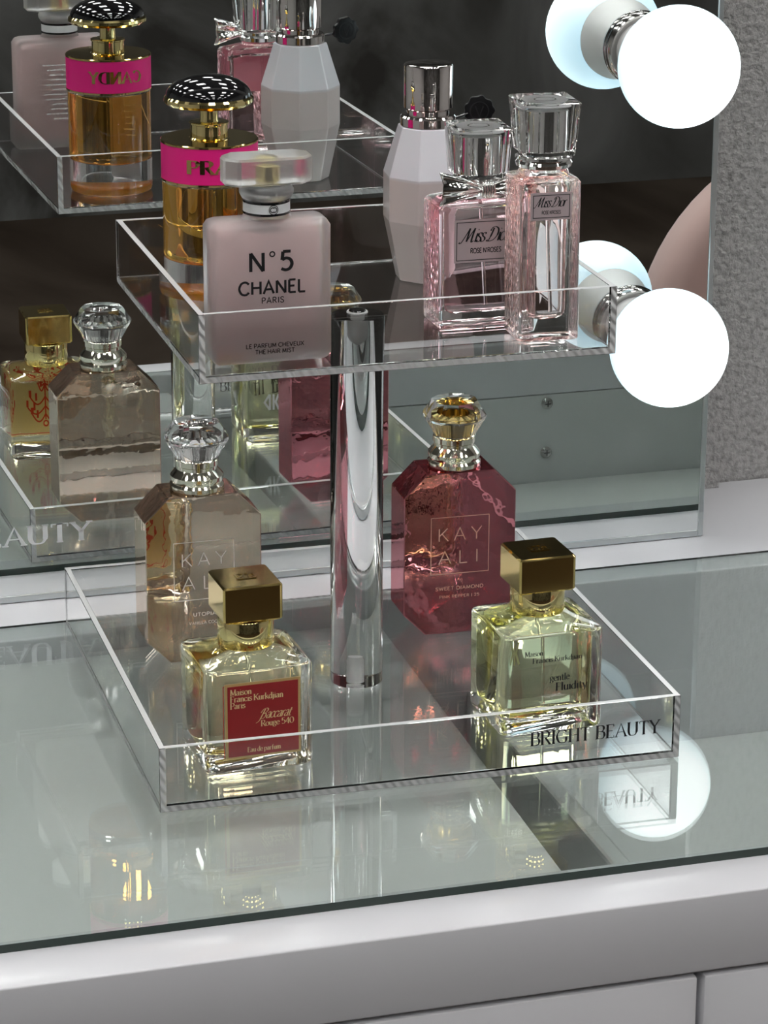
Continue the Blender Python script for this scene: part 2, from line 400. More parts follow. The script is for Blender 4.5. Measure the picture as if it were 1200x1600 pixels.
def smooth_pts(pts, k=6):
    out = []
    n = len(pts)
    closed = pts[0] == pts[-1] and n > 3
    for i in range(n - 1):
        p1, p2 = pts[i], pts[i + 1]
        p0 = pts[i - 1] if i > 0 else (pts[-2] if closed else p1)
        p3 = pts[i + 2] if i + 2 < n else (pts[1] if closed else p2)
        for j in range(k):
            t = j / k
            out.append(tuple(0.5 * (2 * p1[a] + (p2[a] - p0[a]) * t + (2 * p0[a] - 5 * p1[a] + 4 * p2[a] - p3[a]) * t * t + (3 * p1[a] - p0[a] - 3 * p2[a] + p3[a]) * t ** 3) for a in (0, 1)))
    out.append(pts[-1])
    return out

def ribbon(pts, wfun):
    """list of quads along a polyline"""
    n = len(pts); L = []; Rr = []
    for i in range(n):
        a = pts[max(i - 1, 0)]; b = pts[min(i + 1, n - 1)]
        dx, dy = b[0] - a[0], b[1] - a[1]; l = math.hypot(dx, dy) or 1e-9
        dx, dy = dx / l, dy / l
        w = wfun(dx, dy) / 2
        if 0 < i < n - 1:
            ux, uy = pts[i][0] - a[0], pts[i][1] - a[1]; ul = math.hypot(ux, uy) or 1e-9
            w /= max(0.5, (ux * dx + uy * dy) / ul)
        L.append((pts[i][0] - dy * w, pts[i][1] + dx * w)); Rr.append((pts[i][0] + dy * w, pts[i][1] - dx * w))
    return [(L[i], Rr[i], Rr[i + 1], L[i + 1]) for i in range(n - 1)]

def text_quads(s, h, mode='sans', weight=0.12, track=0.16, width=None, align='c', slant=0.0):
    """quads in the plane; modes: sans, serif, script"""
    quads = []; x = 0.0
    script = mode == 'script'
    for ch in s:
        w, strokes = (GS[ch] if script and ch in GS else G[ch])
        for st in strokes:
            curve = st.startswith('~')
            pts = P(st.lstrip('~'))
            if curve or script and len(pts) > 2: pts = smooth_pts(pts)
            if mode == 'sans':
                wf = lambda dx, dy: weight
            else:
                wf = lambda dx, dy: weight * (0.30 + 0.85 * abs(dy) ** 1.3 * (1.0 if dx * dy <= 0.02 or abs(dx) < 0.25 else 0.45))
            qs = ribbon([(px + x, py) for px, py in pts], wf)
            if mode == 'serif':
                for e, o in ((pts[0], pts[1]), (pts[-1], pts[-2])):
                    dx, dy = e[0] - o[0], e[1] - o[1]; l = math.hypot(dx, dy) or 1e-9
                    if abs(dy) / l > 0.72 and (abs(e[1]) < .01 or abs(e[1] - 1) < .01 or abs(e[1] - .62) < .01 or abs(e[1] + .3) < .01):
                        half = 0.13 if ch.isupper() else 0.10
                        qs += ribbon([(e[0] + x - half, e[1]), (e[0] + x + half, e[1])], lambda a, b: weight * 0.36)
                    elif abs(dx) / l > 0.95 and ch in 'EFLT' and abs(dx) > .2 and e[0] > .01 or (ch == 'T' and abs(dx) > .2):
                        s_ = -1 if e[1] > .9 else (1 if e[1] < .1 else 0)
                        if s_: qs += ribbon([(e[0] + x, e[1]), (e[0] + x, e[1] + s_ * .17)], lambda a, b: weight * 0.36)
            quads += qs
        x += w + (track if not script else (0.02 if ch != ' ' else 0.0))
    tot = x - track
    sx = h if width is None else width / tot
    off = -tot * sx / 2 if align == 'c' else (0 if align == 'l' else -tot * sx)
    return [[(px * sx + py * h * slant + off, py * h) for px, py in q] for q in quads]

def frame_quads(x0, x1, z0, z1, t):
    return [[(x0, z0), (x1, z0), (x1, z0 + t), (x0, z0 + t)], [(x0, z1 - t), (x1, z1 - t), (x1, z1), (x0, z1)],
            [(x0, z0), (x0 + t, z0), (x0 + t, z1), (x0, z1)], [(x1 - t, z0), (x1, z0), (x1, z1), (x1 - t, z1)]]

def shift(quads, dx, dz): return [[(a + dx, b + dz) for a, b in q] for q in quads]

def print_on(name, quads, mat, parent, y, facing=-1, x_map=None, thick=0.0):
    """lay the quads on the plane y = const (facing -y: read from the front; +y: read from behind) or through x_map"""
    m = MB(); vs = []; fs = []
    for q in quads:
        o = len(vs)
        for a, b in q:
            vs.append(x_map(a, b) if x_map else ((a if facing < 0 else -a), y, b))
        fs.append([o, o + 1, o + 2, o + 3])
    m.add(vs, fs)
    ob = m.build(name, mat, parent, recalc=False)
    return ob

def subdiv_quads(quads, n):
    out = []
    for q in quads:
        (a, b, c, d) = q
        for i in range(n):
            t0, t1 = i / n, (i + 1) / n
            l = lambda p, r, t: (p[0] + (r[0] - p[0]) * t, p[1] + (r[1] - p[1]) * t)
            out.append([l(a, d, t0), l(b, c, t0), l(b, c, t1), l(a, d, t1)])
    return out

# ------------------------------------------------------------------ the room
struct(MB().box(-3, 3, -3.6, 0.6, FLOOR_Z - 0.1, FLOOR_Z).build('floor', MAT['floor']))
struct(MB().box(-3, 3, -3.6, 0.6, CEIL_Z, CEIL_Z + 0.1).build('ceiling', MAT['ceiling']))
struct(MB().box(-3.1, -3, -3.6, 0.6, FLOOR_Z, CEIL_Z).build('wall_left', MAT['mid_wall']))
struct(MB().box(3, 3.1, -3.6, 0.6, FLOOR_Z, CEIL_Z).build('wall_right', MAT['mid_wall']))
struct(MB().box(-3, 3, -3.7, -3.6, FLOOR_Z, CEIL_Z).build('wall_front', MAT['smoky_wall']))
wb = MB()
wb.box(-3, 3, 0.5, 0.6, FLOOR_Z, CEIL_Z)
struct(wb.build('wall_back', MAT['wall']))
# overlapping strip of the wallpaper beside the mirror, its torn edge casting a thin shadow
random.seed(4)
sp = MB(); edge = []
zz = -0.0039
while zz < 1.0:
    edge.append((0.3035 + random.uniform(-0.0007, 0.0007), zz)); zz += 0.0035
sp.prism_y([(-1.2, -0.0039)] + edge + [(-1.2, edge[-1][1])], 0.4885, 0.4999)
struct(sp.build('trim_1', MAT['wall']))

# ceiling lights: two rows over the table, two more farther out added as fill
for j, yy in enumerate((0.02, -0.62, -1.50, -2.45)):
    for i, xx in enumerate((-1.3, -0.65, 0.0, 0.65, 1.3)):
        where = ['farthest left', 'second from the left', 'in the middle', 'second from the right', 'farthest right'][i]
        t = thing('ceiling_light', 'white square ceiling light, %s of the %s' % (where, ('row nearest the mirror', 'second row from the mirror', 'added fill row third from the mirror', 'added fill row farthest from the mirror')[j]), 'ceiling light', (xx, yy, CEIL_Z), 0, 'square lights set in the ceiling')
        f = MB()
        f.box(-.135, .135, -.135, -.12, -.015, -.0005).box(-.135, .135, .12, .135, -.015, -.0005).box(-.135, -.12, -.12, .12, -.015, -.0005).box(.12, .135, -.12, .12, -.015, -.0005)
        f.build('frame', MAT['white_lacquer'], t)
        MB().box(-.119, .119, -.119, .119, -.008, -.002).build('diffuser', MAT['light_panel'], t)

# ------------------------------------------------------------------ vanity table
van = thing('vanity_table', 'white lacquered vanity table with drawers under a glass top', 'vanity table', (0, 0, FLOOR_Z))
def vz(z): return z - FLOOR_Z
X0, X1, YF, YB = -0.75, 0.75, -0.0306, 0.4985
RT, RB = vz(-0.004), vz(-0.0405)
m = MB()
IN0, IN1 = 0.0062, 0.3465      # opening under the glass
m.box(X0, X1, YF, IN0, RB, RT)
m.box(X0, X1, IN1, YB, vz(-0.16), RT)
m.box(X0, X0 + 0.03, IN0, IN1, RB, RT).box(X1 - 0.03, X1, IN0, IN1, RB, RT)
m.build('table_frame', MAT['white_lacquer'], van, bevel=0.0010, bseg=3, smooth=40)
for a, b in ((X0 + .002, X0 + 0.03), (X1 - 0.03, X1 - .002)):
    MB().box(a, b, YF + 0.02, YB, 0, RB - .0005).build('side_panel', MAT['white_lacquer'], van)
# raised pad on the left, its right edge runs back along the divider
pad = MB()
pad.prism_z([(X0 + .031, IN0 + .0005), (0.0365, IN0 + .0005), (0.0457, IN1 - .0005), (X0 + .031, IN1 - .0005)], vz(-0.105), vz(-0.0165))
pad.build('shallow_compartment', MAT['liner'], van, bevel=0.001)
m = MB()
m.box(0.03, X1 - .031, IN0 + .0005, IN1 - .0005, vz(-0.112), vz(-0.105))
m.box(0.03, X1 - .031, IN0 - 0.012, IN0 - .0002, vz(-0.112), vz(-0.041))
m.build('deep_compartment', MAT['deep_liner'], van)
m = MB()
m.box(0.096, 0.107, IN0 + .0008, IN1 - .0008, vz(-0.1045), vz(-0.062))
m.build('divider', MAT['liner'], van, bevel=0.002)
for z in (-0.047, -0.083):
    s = MB(); s.lathe([(0, 0), (.0042, 0), (.0042, .0008), (.0026, .0022), (0, .0024)], 20)
    o = s.build('screw', MAT['chrome'], van, smooth=40)
    o.rotation_euler = (-PI / 2, 0, 0); o.location = (0.3087, IN0 + 0.0003, vz(z))
    c = MB().box(-.0022, .0022, -.0004, .0004, .0023, .0026).box(-.0004, .0004, -.0022, .0022, .0023, .0026)
    c.build('screw_slot', MAT['black_print'], o)
for a, b in ((X0 + .004, -0.364), (-0.361, 0.0788), (0.0820, 0.5), (0.503, X1 - .004)):
    d = MB().box(a, b, YF + .0006, YF + .0200, vz(-0.21), vz(-0.0430))
    d.build('drawer', MAT['grey_lacquer'], van, bevel=0.0012, smooth=40)
MB().box(X0 + .032, X1 - .032, YF + .0215, IN0 - .013, vz(-0.42), RB - .001).build('inner_rail', MAT['grey_lacquer'], van)

top = thing('glass_tabletop', 'clear glass sheet with dark green edges lying on the white vanity', 'glass top', (0, 0, -0.0038))
m = MB()
m.box(X0 + .01, X1 - .01, 0.0, Y_GLASS_BACK, 0.0, 0.0038)
o = m.build('glass_sheet', [MAT['table_glass'], MAT['glass_edge']], top)
for p in o.data.polygons:
    if abs(p.normal.z) < 0.5: p.material_index = 1

# ------------------------------------------------------------------ mirror
mir = thing('vanity_mirror', 'large frameless-looking mirror with thin silver edge standing on the vanity', 'mirror', (0, Y_MIRROR, -0.004))
ML, MR, MT = -0.95, 0.2597, 0.74
MB().box(ML + .003, MR - .0034, 0.0, 0.004, 0.0044, MT - .004).build('mirror_glass', MAT['mirror'], mir)
m = MB()
m.box(MR - .0033, MR, -.0006, 0.022, 0.0004, MT).box(ML, ML + .0029, -.0006, 0.022, 0.0004, MT)
m.box(ML + .0029, MR - .0033, -.0006, 0.022, 0.0004, 0.0043).box(ML + .0029, MR - .0033, -.0006, 0.022, MT - .0039, MT)
m.build('mirror_edge', MAT['mirror_frame'], mir, bevel=0.0006)
MB().box(ML + .003, MR - .0034, 0.0042, 0.020, 0.0044, MT - .004).build('back_panel', MAT['grey_lacquer'], mir)
q = text_quads('BRIGHT BEAUTY', 0.0102, 'serif', 0.17, 0.20, width=0.137, align='r')
print_on('white_lettering', shift(q, -0.0985, 0.0288 + 0.004), MAT['white_print'], mir, -0.0003)

BX, BY, BR = 0.2115, 0.3520, 0.0323
for bz, lab in ((0.2808, 'round white globe bulb glowing at the mirror, upper one'), (0.1275, 'round white globe bulb glowing at the mirror, lower one beside the upper tray')):
    s = MB()
    s.lathe([(.0160, .0002), (.0200, .0002), (.0205, .0018), (.0200, .0045), (.0190, .0062), (.0180, .0062), (.0172, .0040), (.0160, .0034)], 48)
    o = s.build('lamp_socket', MAT['chrome'], mir, smooth=40)
    o.rotation_euler = (PI / 2, 0, 0); o.location = (BX, 0.0, bz + 0.004)
    t = thing('light_bulb', lab, 'light bulb', (BX, BY, bz), 0, 'globe bulbs along the mirror')
    g = MB(); n = 24; prof = []
    a0 = math.radians(-47)          # the plastic body begins behind the widest part
    for k in range(n + 1):
        a = a0 + (PI / 2 - a0) * k / n
        prof.append((max(0.0, BR * math.cos(a)), BR * math.sin(a)))
    prof[-1] = (0, BR)
    g.lathe(prof, 56)
    gl = g.build('globe', MAT['bulb'], t, smooth=50); gl.rotation_euler = (PI / 2, 0, 0)
    z1 = BR * math.sin(a0); r1 = BR * math.cos(a0)
    b = MB(); b.lathe([(0.012, -0.0552), (0.0148, -0.0552), (0.0152, -0.047), (0.0165, -0.040), (0.0192, -0.033), (r1 + .0006, z1 - .0022), (r1 + .0006, z1 - .0003), (0.006, z1 - .0004)], 56)
    bo = b.build('bulb_body', MAT['bulb_body'], t, smooth=35); bo.rotation_euler = (PI / 2, 0, 0)

# ------------------------------------------------------------------ acrylic stand
stand = thing('acrylic_stand', 'clear two-tier acrylic display stand on the glass tabletop', 'display stand', (0, 0, 0.0003))
def tray(name, c, w, d, h, z, wall=0.003):
    """five glued plates as one clear solid; the sawn plate ends show at the rim, the corners and along the foot"""
    xs = [-w/2, -w/2 + wall, w/2 - wall, w/2]; ys = [-d/2, -d/2 + wall, d/2 - wall, d/2]; zs_ = [0, wall, h]
    solid = lambda i, j, k: 0 <= i < 3 and 0 <= j < 3 and 0 <= k < 2 and (k == 0 or i != 1 or j != 1)
    idx = {}; m = MB()
    def vid(i, j, k):
        if (i, j, k) not in idx:
            idx[(i, j, k)] = len(m.v); m.v.append((xs[i], ys[j], zs_[k]))
        return idx[(i, j, k)]
    for i in range(3):
        for j in range(3):
            for k in range(2):
                if not solid(i, j, k): continue
                for ax, sg in ((0, -1), (0, 1), (1, -1), (1, 1), (2, -1), (2, 1)):
                    nb = [i, j, k]; nb[ax] += sg
                    if solid(*nb): continue
                    p = [i, j, k]; p[ax] += (1 if sg > 0 else 0)
                    a1, a2 = [q for q in (0, 1, 2) if q != ax]
                    f = []
                    for d1, d2 in ((0, 0), (1, 0), (1, 1), (0, 1)):
                        q = list(p); q[a1] += d1; q[a2] += d2; f.append(vid(*q))
                    outer = not (0 <= nb[0] < 3 and 0 <= nb[1] < 3)
                    sawn = (ax == 2 and sg > 0 and k == 1) or (outer and k == 0) or (outer and ax == 1 and i != 1)
                    m.f.append(f); m.mi.append((2 if ax == 2 else 1) if sawn else 0)
    ob = m.build(name, [MAT['acrylic'], MAT['sawn'], MAT['rim']], stand, bevel=0.0002, bseg=1)
    ob.location = (c[0], c[1], z); ob.rotation_euler = (0, 0, c[2])
    return ob
lt = tray('lower_tray', LT, LW, LD, LH, 0.0)
ut = tray('upper_tray', UT, UW, UD, UH, UZ - 0.0003)
PX, PY, PR = 0.0008, 0.2336, 0.0130
m = MB(); m.lathe([(PR - .0003, 0.0032), (PR, 0.0035), (PR, UZ - .0010), (PR - .0003, UZ - .0006)], 72, (PX, PY))
m.build('post', MAT['acrylic'], stand, smooth=40)
m = MB(); m.lathe([(0.0032, 0.0040), (0.0032, 0.0155), (0.0026, 0.0175), (0, 0.0182)], 24, (PX - .001, PY - .002))
m.build('bolt', MAT['bolt'], stand, smooth=40)
m = MB(); m.lathe([(0, UZ - .0165), (0.0026, UZ - .0140), (0.0034, UZ - .0115), (0.0034, UZ - .0012)], 24, (PX, PY))
m.build('bolt', MAT['bolt'], stand, smooth=40)
m = MB(); m.lathe([(0, .0031), (0.0052, 0.0031), (0.0050, 0.0036), (0, 0.0037)], 32)
o = m.build('screw_cap', MAT['bolt'], ut, smooth=40); o.location = (-0.0003, -0.0022, 0)
m = MB(); m.lathe([(0, .0038), (0.0042, 0.0038), (0.0038, 0.0043), (0, 0.0044)], 32)
m.build('screw_head', MAT['black'], o, smooth=40)
q = text_quads('BRIGHT BEAUTY', 0.0066, 'serif', 0.15, 0.17, width=0.0632, align='l')
print_on('black_lettering', shift(q, 0.1763 - LW / 2, 0.0137), MAT['black_print'], lt, -LD / 2 - 0.00008)

# ------------------------------------------------------------------ bottles in the lower tray
def octo(w, h, c, i=0.0):
    w2 = w / 2 - i; c2 = c - i * 0.41
    return [(-w2 + c2, i), (w2 - c2, i), (w2, i + c2), (w2, h - i - c2), (w2 - c2, h - i), (-w2 + c2, h - i), (-w2, h - i - c2), (-w2, i + c2)]

def faceted_bottle(label, loc, rz, glassm, innerm, printm, metal, insert, line1, line2):
    t = thing('perfume_bottle', label, 'perfume bottle', loc, rz)
    W, T, Hh, Cc = 0.0598, 0.0257, 0.0878, 0.0119
    b = MB().prism_y(octo(W, Hh, Cc), -T / 2, T / 2)
    b.build('bottle_body', glassm, t, bevel=0.0005, bseg=1, smooth=8)
    # inner chamber with a wavy thick bottom
    n = 22; vs = []; fs = []
    w2 = W / 2 - 0.0034; y2 = T / 2 - 0.0035
    pts = [(w2, 0.0700), (w2 - .0085, Hh - .0040), (-w2 + .0085, Hh - .0040), (-w2, 0.0700)]
    for k in range(n + 1):
        x = -w2 + 2 * w2 * k / n
        e = abs(x) / w2
        pts.append((x, 0.0125 + 0.0045 * math.cos(x / w2 * PI * 1.35) + (0.006 * max(0, e - .82) / .18)))
    ic = MB().prism_y(pts, -y2, y2)
    ic.build('inner_chamber', innerm, t, bevel=0.0016, bseg=3, smooth=60)
    dt = MB().tube([(0.0, 0, 0.020), (0.0, 0, Hh - .005)], 0.0009, 8)
    dt.build('dip_tube', MAT['tube'], t, smooth=60)
    c = MB().lathe([(.0128, Hh - .0001), (.0138, Hh + .0010), (.0138, Hh + .0030), (.0128, Hh + .0042), (.0134, Hh + .0056), (.0134, Hh + .0078), (.0118, Hh + .0098), (.0104, Hh + .0112), (.0104, Hh + .0128), (.0110, Hh + .0134), (.0110, Hh + .0160), (.0102, Hh + .0164)], 48)
    c.build('collar', metal, t, smooth=35)
    cp = MB().lathe([(.0108, Hh + .0168), (.0166, Hh + .0268), (.0166, Hh + .0280), (.0118, Hh + .0352), (.0040, Hh + .0362)], 10, phase=0.2)
    cap = cp.build('crystal_cap', MAT['crystal'], t)
    i = MB().lathe([(.0088, Hh + .0175), (.0093, Hh + .0255), (.0060, Hh + .0262), (.0058, Hh + .0225), (0, Hh + .0225)], 32)
    i.build('cap_insert', insert, cap, smooth=40)
    q = frame_quads(-.0157, .0157, .0328, .0640, .00035)
    q += shift(text_quads('KAY', .0068, 'sans', .075, .42, width=.0232), 0, .0510)
    q += shift(text_quads('ALI', .0068, 'sans', .075, .52, width=.0212), -.0006, .0385)
    q += shift(text_quads(line1, .0018, 'sans', .14, .22, width=.0255 * len(line1) / 13), 0, .0240)
    q += shift(text_quads(line2, .0015, 'sans', .14, .22, width=.0215 * len(line2) / 16), 0, .0196)
    print_on('lettering', q, printm, t, -T / 2 - 0.0001)
    return t

faceted_bottle('rose beige mirrored faceted perfume bottle with silver collar and clear crystal cap', (-0.0655, 0.2933, FL_LOW), 0.000,
               MAT['utopia'], MAT['utopia_in'], MAT['kay_print'], MAT['champagne'], MAT['silver'], 'UTOPIA', 'VANILLA COCO')
faceted_bottle('ruby pink mirrored faceted perfume bottle with gold under its crystal cap', (0.0708, 0.2945, FL_LOW), -0.030,
               MAT['diamond'], MAT['diamond_in'], MAT['kay_rose'], MAT['champagne'], MAT['gold'], 'SWEET DIAMOND', 'PINK PEPPER | 25')

def cube_bottle(label, loc, rz, liquid, cap_dz=0.0):
    t = thing('perfume_bottle', label, 'perfume bottle', loc, rz)
    W, D, Hh = 0.0522, 0.0490, 0.0508
    b = MB().loft([(0, W - .0036, D - .0036, .0050), (.0005, W - .0018, D - .0018, .0054), (.0018, W, D, .0058), (Hh - .0014, W, D, .0056), (Hh - .0004, W - .0012, D - .0012, .0052),
                   (Hh + .0002, W - .0040, D - .0040, .0050), (Hh + .0010, W - .0140, D - .0130, .0110), (Hh + .0026, .0320, .0315, .0145), (Hh + .0040, .0272, .0272, .0136)], 7)
    b.build('bottle_body', MAT['bottle_glass'], t, smooth=40)
    c = MB().loft([(.0082, W - .0180, D - .0180, .0060), (.0090, W - .0128, D - .0128, .0070), (.0125, W - .0096, D - .0096, .0072), (Hh - .0052, W - .0092, D - .0092, .0070), (Hh - .0034, W - .0110, D - .0110, .0075), (Hh - .0022, W - .0170, D - .0170, .0090)], 7)
    c.build('perfume', liquid, t, smooth=40)
    a = MB().tube([(0.0015, 0.002, 0.0100), (0.0002, 0.0005, Hh - .006)], 0.0009, 8)
    a.build('dip_tube', MAT['tube'], t, smooth=60)
    nk = MB().lathe([(.0128, Hh + .0042), (.0133, Hh + .0050), (.0133, Hh + .0172), (.0128, Hh + .0180)], 48)
    nk.build('neck', MAT['pale_gold'], t, smooth=40)
    z0 = Hh + .0182 + cap_dz
    k = MB().loft([(z0, .0268, .0268, .0014), (z0 + .0009, .0285, .0285, .0016), (z0 + .0168, .0285, .0285, .0016), (z0 + .0177, .0268, .0268, .0014)], 3)
    cap = k.build('cap', MAT['gold'], t, smooth=12)
    q = frame_quads(-.0046, .0046, -.0036, .0036, .0005)
    for s in ([(-.0040, .003), (-.0016, -.003), (.0, .003)], [(0, -.003), (.0022, .003)], [(.0022, -.003), (.0006, .0), (.004, .003)], [(-.004, -.003), (-.001, .001)], [(.0024, .0), (.004, -.003)]):
        q += ribbon(s, lambda a, b: .0006)
    e = MB(); vs = []; fs = []
    for qq in q:
        o = len(vs); vs += [(a, b2, z0 + .0178) for a, b2 in qq] + [(a, b2, z0 + .0181) for a, b2 in qq]
        fs += [(o + 4, o + 5, o + 6, o + 7), (o, o + 1, o + 5, o + 4), (o + 1, o + 2, o + 6, o + 5), (o + 2, o + 3, o + 7, o + 6), (o + 3, o, o + 4, o + 7)]
    e.add(vs, fs); e.build('embossed_emblem', MAT['pale_gold'], cap)
    return t, W, D, Hh

t, W, D, Hh = cube_bottle('square glass perfume bottle with red label and gold cap', (-0.0742, 0.1612, FL_LOW), 0.0300, MAT['gold_liquid'], 0.0008)
lab = MB().box(-.0173, .0190, -D / 2 - .0003, -D / 2 - .0001, .0078, .0447)
lo = lab.build('label', MAT['gold_label'], t)
lab = MB().box(-.0161, .0178, -D / 2 - .0006, -D / 2 - .0004, .0090, .0435)
lr = lab.build('red_panel', MAT['red_label'], lo)
q = []
for s, z in (('Maison', .0392), ('Francis Kurkdjian', .0359), ('Paris', .0326)):
    q += shift(text_quads(s, .0029, 'serif', .17, .10, align='l'), -.0147, z)
q += shift(text_quads('Rouge 540', .0029, 'serif', .16, .10, align='r'), .0155, .0224)
q += shift(text_quads('Baccarat', .0046, 'script', .13, .02, width=.0150, align='r', slant=.42), .0140, .0262)
q += shift(text_quads('Eau de parfum', .0024, 'serif', .16, .10, width=.0158), .0010, .0107)
print_on('label_lettering', q, MAT['gold_print'], lo, -D / 2 - 0.0007)
bl = MB().box(-.0173, .0190, -D / 2 + .0004, -D / 2 + .0006, .0078, .0447).build('label_back', MAT['cream_label'], lo)
q = frame_quads(-.0165, .0180, .0088, .0437, .0004)
def arc(cx, cz, r, a0, a1, n=10): return [(cx + r * math.cos(math.radians(a0 + (a1 - a0) * k / n)), cz + r * math.sin(math.radians(a0 + (a1 - a0) * k / n))) for k in range(n + 1)]
wf = lambda a, b: .0008
q += ribbon([(0, .040), (0, .016)], wf)
for w, z in ((.0028, .038), (.0040, .035), (.0090, .028), (.0110, .023), (.0080, .019)):
    for s in (-1, 1):
        q += ribbon([(s * w * k / 8, z - .004 * math.sin(PI * k / 8)) for k in range(9)], wf)
        q += ribbon([(s * w, z), (s * w, z + .0035)], lambda a, b: .0016)
        q += ribbon([(s * w * .6, z - .002), (s * w * .6, z + .002)], lambda a, b: .0012)
q += ribbon(arc(0, .0140, .0014, 0, 360), wf)
print_on('chandelier_print', q, MAT['red_print'], bl, -D / 2 + 0.0007, facing=1)

t, W, D, Hh = cube_bottle('square glass perfume bottle with pale green perfume and gold cap, no coloured label', (0.0714, 0.1658, FL_LOW), 0.0285, MAT['green_liquid'], -0.0012)
q = shift(text_quads('Maison', .0026, 'serif', .15, .10, align='l'), -.0150, .0405)
q += shift(text_quads('Francis Kurkdjian', .0026, 'serif', .15, .10, align='l', width=.0250), -.0110, .0368)
q += shift(text_quads('gentle', .0034, 'serif', .16, .10, align='l', width=.0098), -.0020, .0268)
q += shift(text_quads('Fluidity', .0040, 'serif', .16, .10, align='l', width=.0158), .0012, .0216)
print_on('lettering', q, MAT['black_print'], t, -D / 2 - 0.0001)
q = []
for s in ([(-.0045, 0), (-.0025, .005), (-.0045, .010)], [(-.0012, 0), (-.0012, .010)], [(.0012, 0), (.0012, .010)], [(.0012, .010), (.0045, .005), (.0012, 0)]):
    q += ribbon(s, lambda a, b: .0013)
print_on('white_emblem', shift(q, .0100, .0215), MAT['white_print'], t, D / 2 + 0.0001, facing=1)

# ------------------------------------------------------------------ bottles in the upper tray
# orange bottle with the black mushroom cap
t = thing('perfume_bottle', 'round orange perfume bottle with pink band and black mushroom cap', 'perfume bottle', (-0.0575, 0.2897, FL_UP), 0.0)
R0 = 0.0231
b = MB().lathe([(R0 - .0022, 0), (R0 - .0006, .0008), (R0, .0026), (R0, .0574), (R0 - .0006, .0580)], 96)
b.build('bottle_body', MAT['bottle_glass'], t, smooth=35)
b = MB().lathe([(0, .0166), (.0120, .0170), (.0180, .0182), (.0202, .0205), (.0207, .0235), (.0207, .0540), (.0200, .0556)], 96)
b.build('perfume', MAT['orange_liquid'], t, smooth=35)
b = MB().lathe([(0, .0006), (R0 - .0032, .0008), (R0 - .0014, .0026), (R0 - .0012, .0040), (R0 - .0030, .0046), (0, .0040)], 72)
b.build('liquid_reflection_disc', MAT['orange_reflection'], t, smooth=40)  # added disc standing in for the perfume's reflection in the glass foot
b = MB().tube([(0, 0, .019), (0, 0, .0555)], 0.0011, 8); b.build('dip_tube', MAT['tube'], t, smooth=60)
b = MB().lathe([(R0 - .001, .0582), (R0 + .0005, .0582), (R0 + .0005, .0755), (R0 - .001, .0755)], 96)
band = b.build('band', MAT['pink_band'], t, smooth=35)
b = MB().lathe([(R0 - .001, .0572), (R0 + .0007, .0572), (R0 + .0007, .0581), (R0 - .001, .0581)], 96); b.build('band_edge', MAT['pale_gold'], band, smooth=35)
b = MB().lathe([(R0 - .001, .0756), (R0 + .0007, .0756), (R0 + .0007, .0763), (R0 + .0002, .0767), (0, .0767)], 96); b.build('top_plate', MAT['gold'], t, smooth=35)
b = MB().lathe([(.0098, .0768), (.0092, .0774), (.0090, .0835), (.0096, .0838), (.0096, .0846), (.0088, .0848), (.0048, .0848)], 56); b.build('collar', MAT['pale_gold'], t, smooth=35)
b = MB().lathe([(.0047, .0848), (.0044, .0858), (.0044, .0915), (.0060, .0935)], 40); b.build('spray_stem', MAT['pale_gold'], t, smooth=35)
prof = [(0, .0936), (.0150, .0930), (.0205, .0936)]
b = MB().lathe(prof + [(.0218, .0950), (.0216, .0966), (.0206, .0976)], 72)
dome = []
for k in range(13):
    a = PI / 2 * k / 12
    dome.append((.0206 * math.cos(a), .0976 + .0098 * math.sin(a)))
dome[-1] = (0, dome[-1][1])
cm = MB().lathe([(.0170, .0974)] + dome, 72); cap = cm.build('mushroom_cap', MAT['black'], t, smooth=40)
b.build('cap_rim', MAT['pale_gold'], cap, smooth=35)
def wrap(center_deg, r):
    return lambda a, z: (r * math.cos(math.radians(center_deg) + a / r), r * math.sin(math.radians(center_deg) + a / r), z)
lw = []
for s, deg, wd in (('PRADA', -86.0, .0360), ('CANDY', 91.6, .0300)):
    for r, mt, nm in ((R0 + .0008, MAT['gold'], 'raised_lettering'),):
        q = subdiv_quads(text_quads(s, .0062, 'serif', .24, .20, width=wd), 1)
        print_on(nm, shift(q, 0, .0637), mt, band, 0, x_map=wrap(deg, r))

# frosted pink bottle
t = thing('perfume_bottle', 'frosted pink rectangular hair mist bottle with frosted glass stopper', 'perfume bottle', (-0.0611, 0.1668, FL_UP), -0.012)
W, D, Hh = .0558, .0195, .0655
b = MB().loft([(0, W - .0060, D - .0060, .0014), (.0012, W - .0026, D - .0026, .0024), (.0032, W, D, .0034), (Hh - .0034, W, D, .0034), (Hh - .0010, W - .0030, D - .0030, .0026), (Hh, W - .0070, D - .0070, .0020), (Hh + .0001, .0230, .0125, .0060), (Hh + .0022, .0205, .0125, .0060)], 4)
b.build('bottle_body', MAT['frost'], t, smooth=40)
b = MB().loft([(.0050, W - .0110, D - .0070, .0030), (.0062, W - .0090, D - .0058, .0036), (Hh - .0078, W - .0090, D - .0058, .0036), (Hh - .0062, W - .0110, D - .0070, .0030)], 5)
b.build('hair_mist', MAT['frost_fill'], t, smooth=40)
b = MB().lathe([(.0100, Hh + .0024), (.0106, Hh + .0028), (.0106, Hh + .0080), (.0100, Hh + .0084)], 56); nb = b.build('neck_band', MAT['white_print'], t, smooth=35)
for z in (Hh + .0024, Hh + .0076):
    b = MB().lathe([(.0102, z), (.01075, z), (.01075, z + .0010), (.0102, z + .0010)], 56); b.build('band_line', MAT['black'], nb, smooth=35)
q = ribbon(arc(0, 0, .0021, 0, 360, 24), lambda a, b: .0003)
q += ribbon(arc(-.0004, 0, .0011, 45, 315, 12), lambda a, b: .0004) + ribbon(arc(.0004, 0, .0011, -135, 135, 12), lambda a, b: .0004)
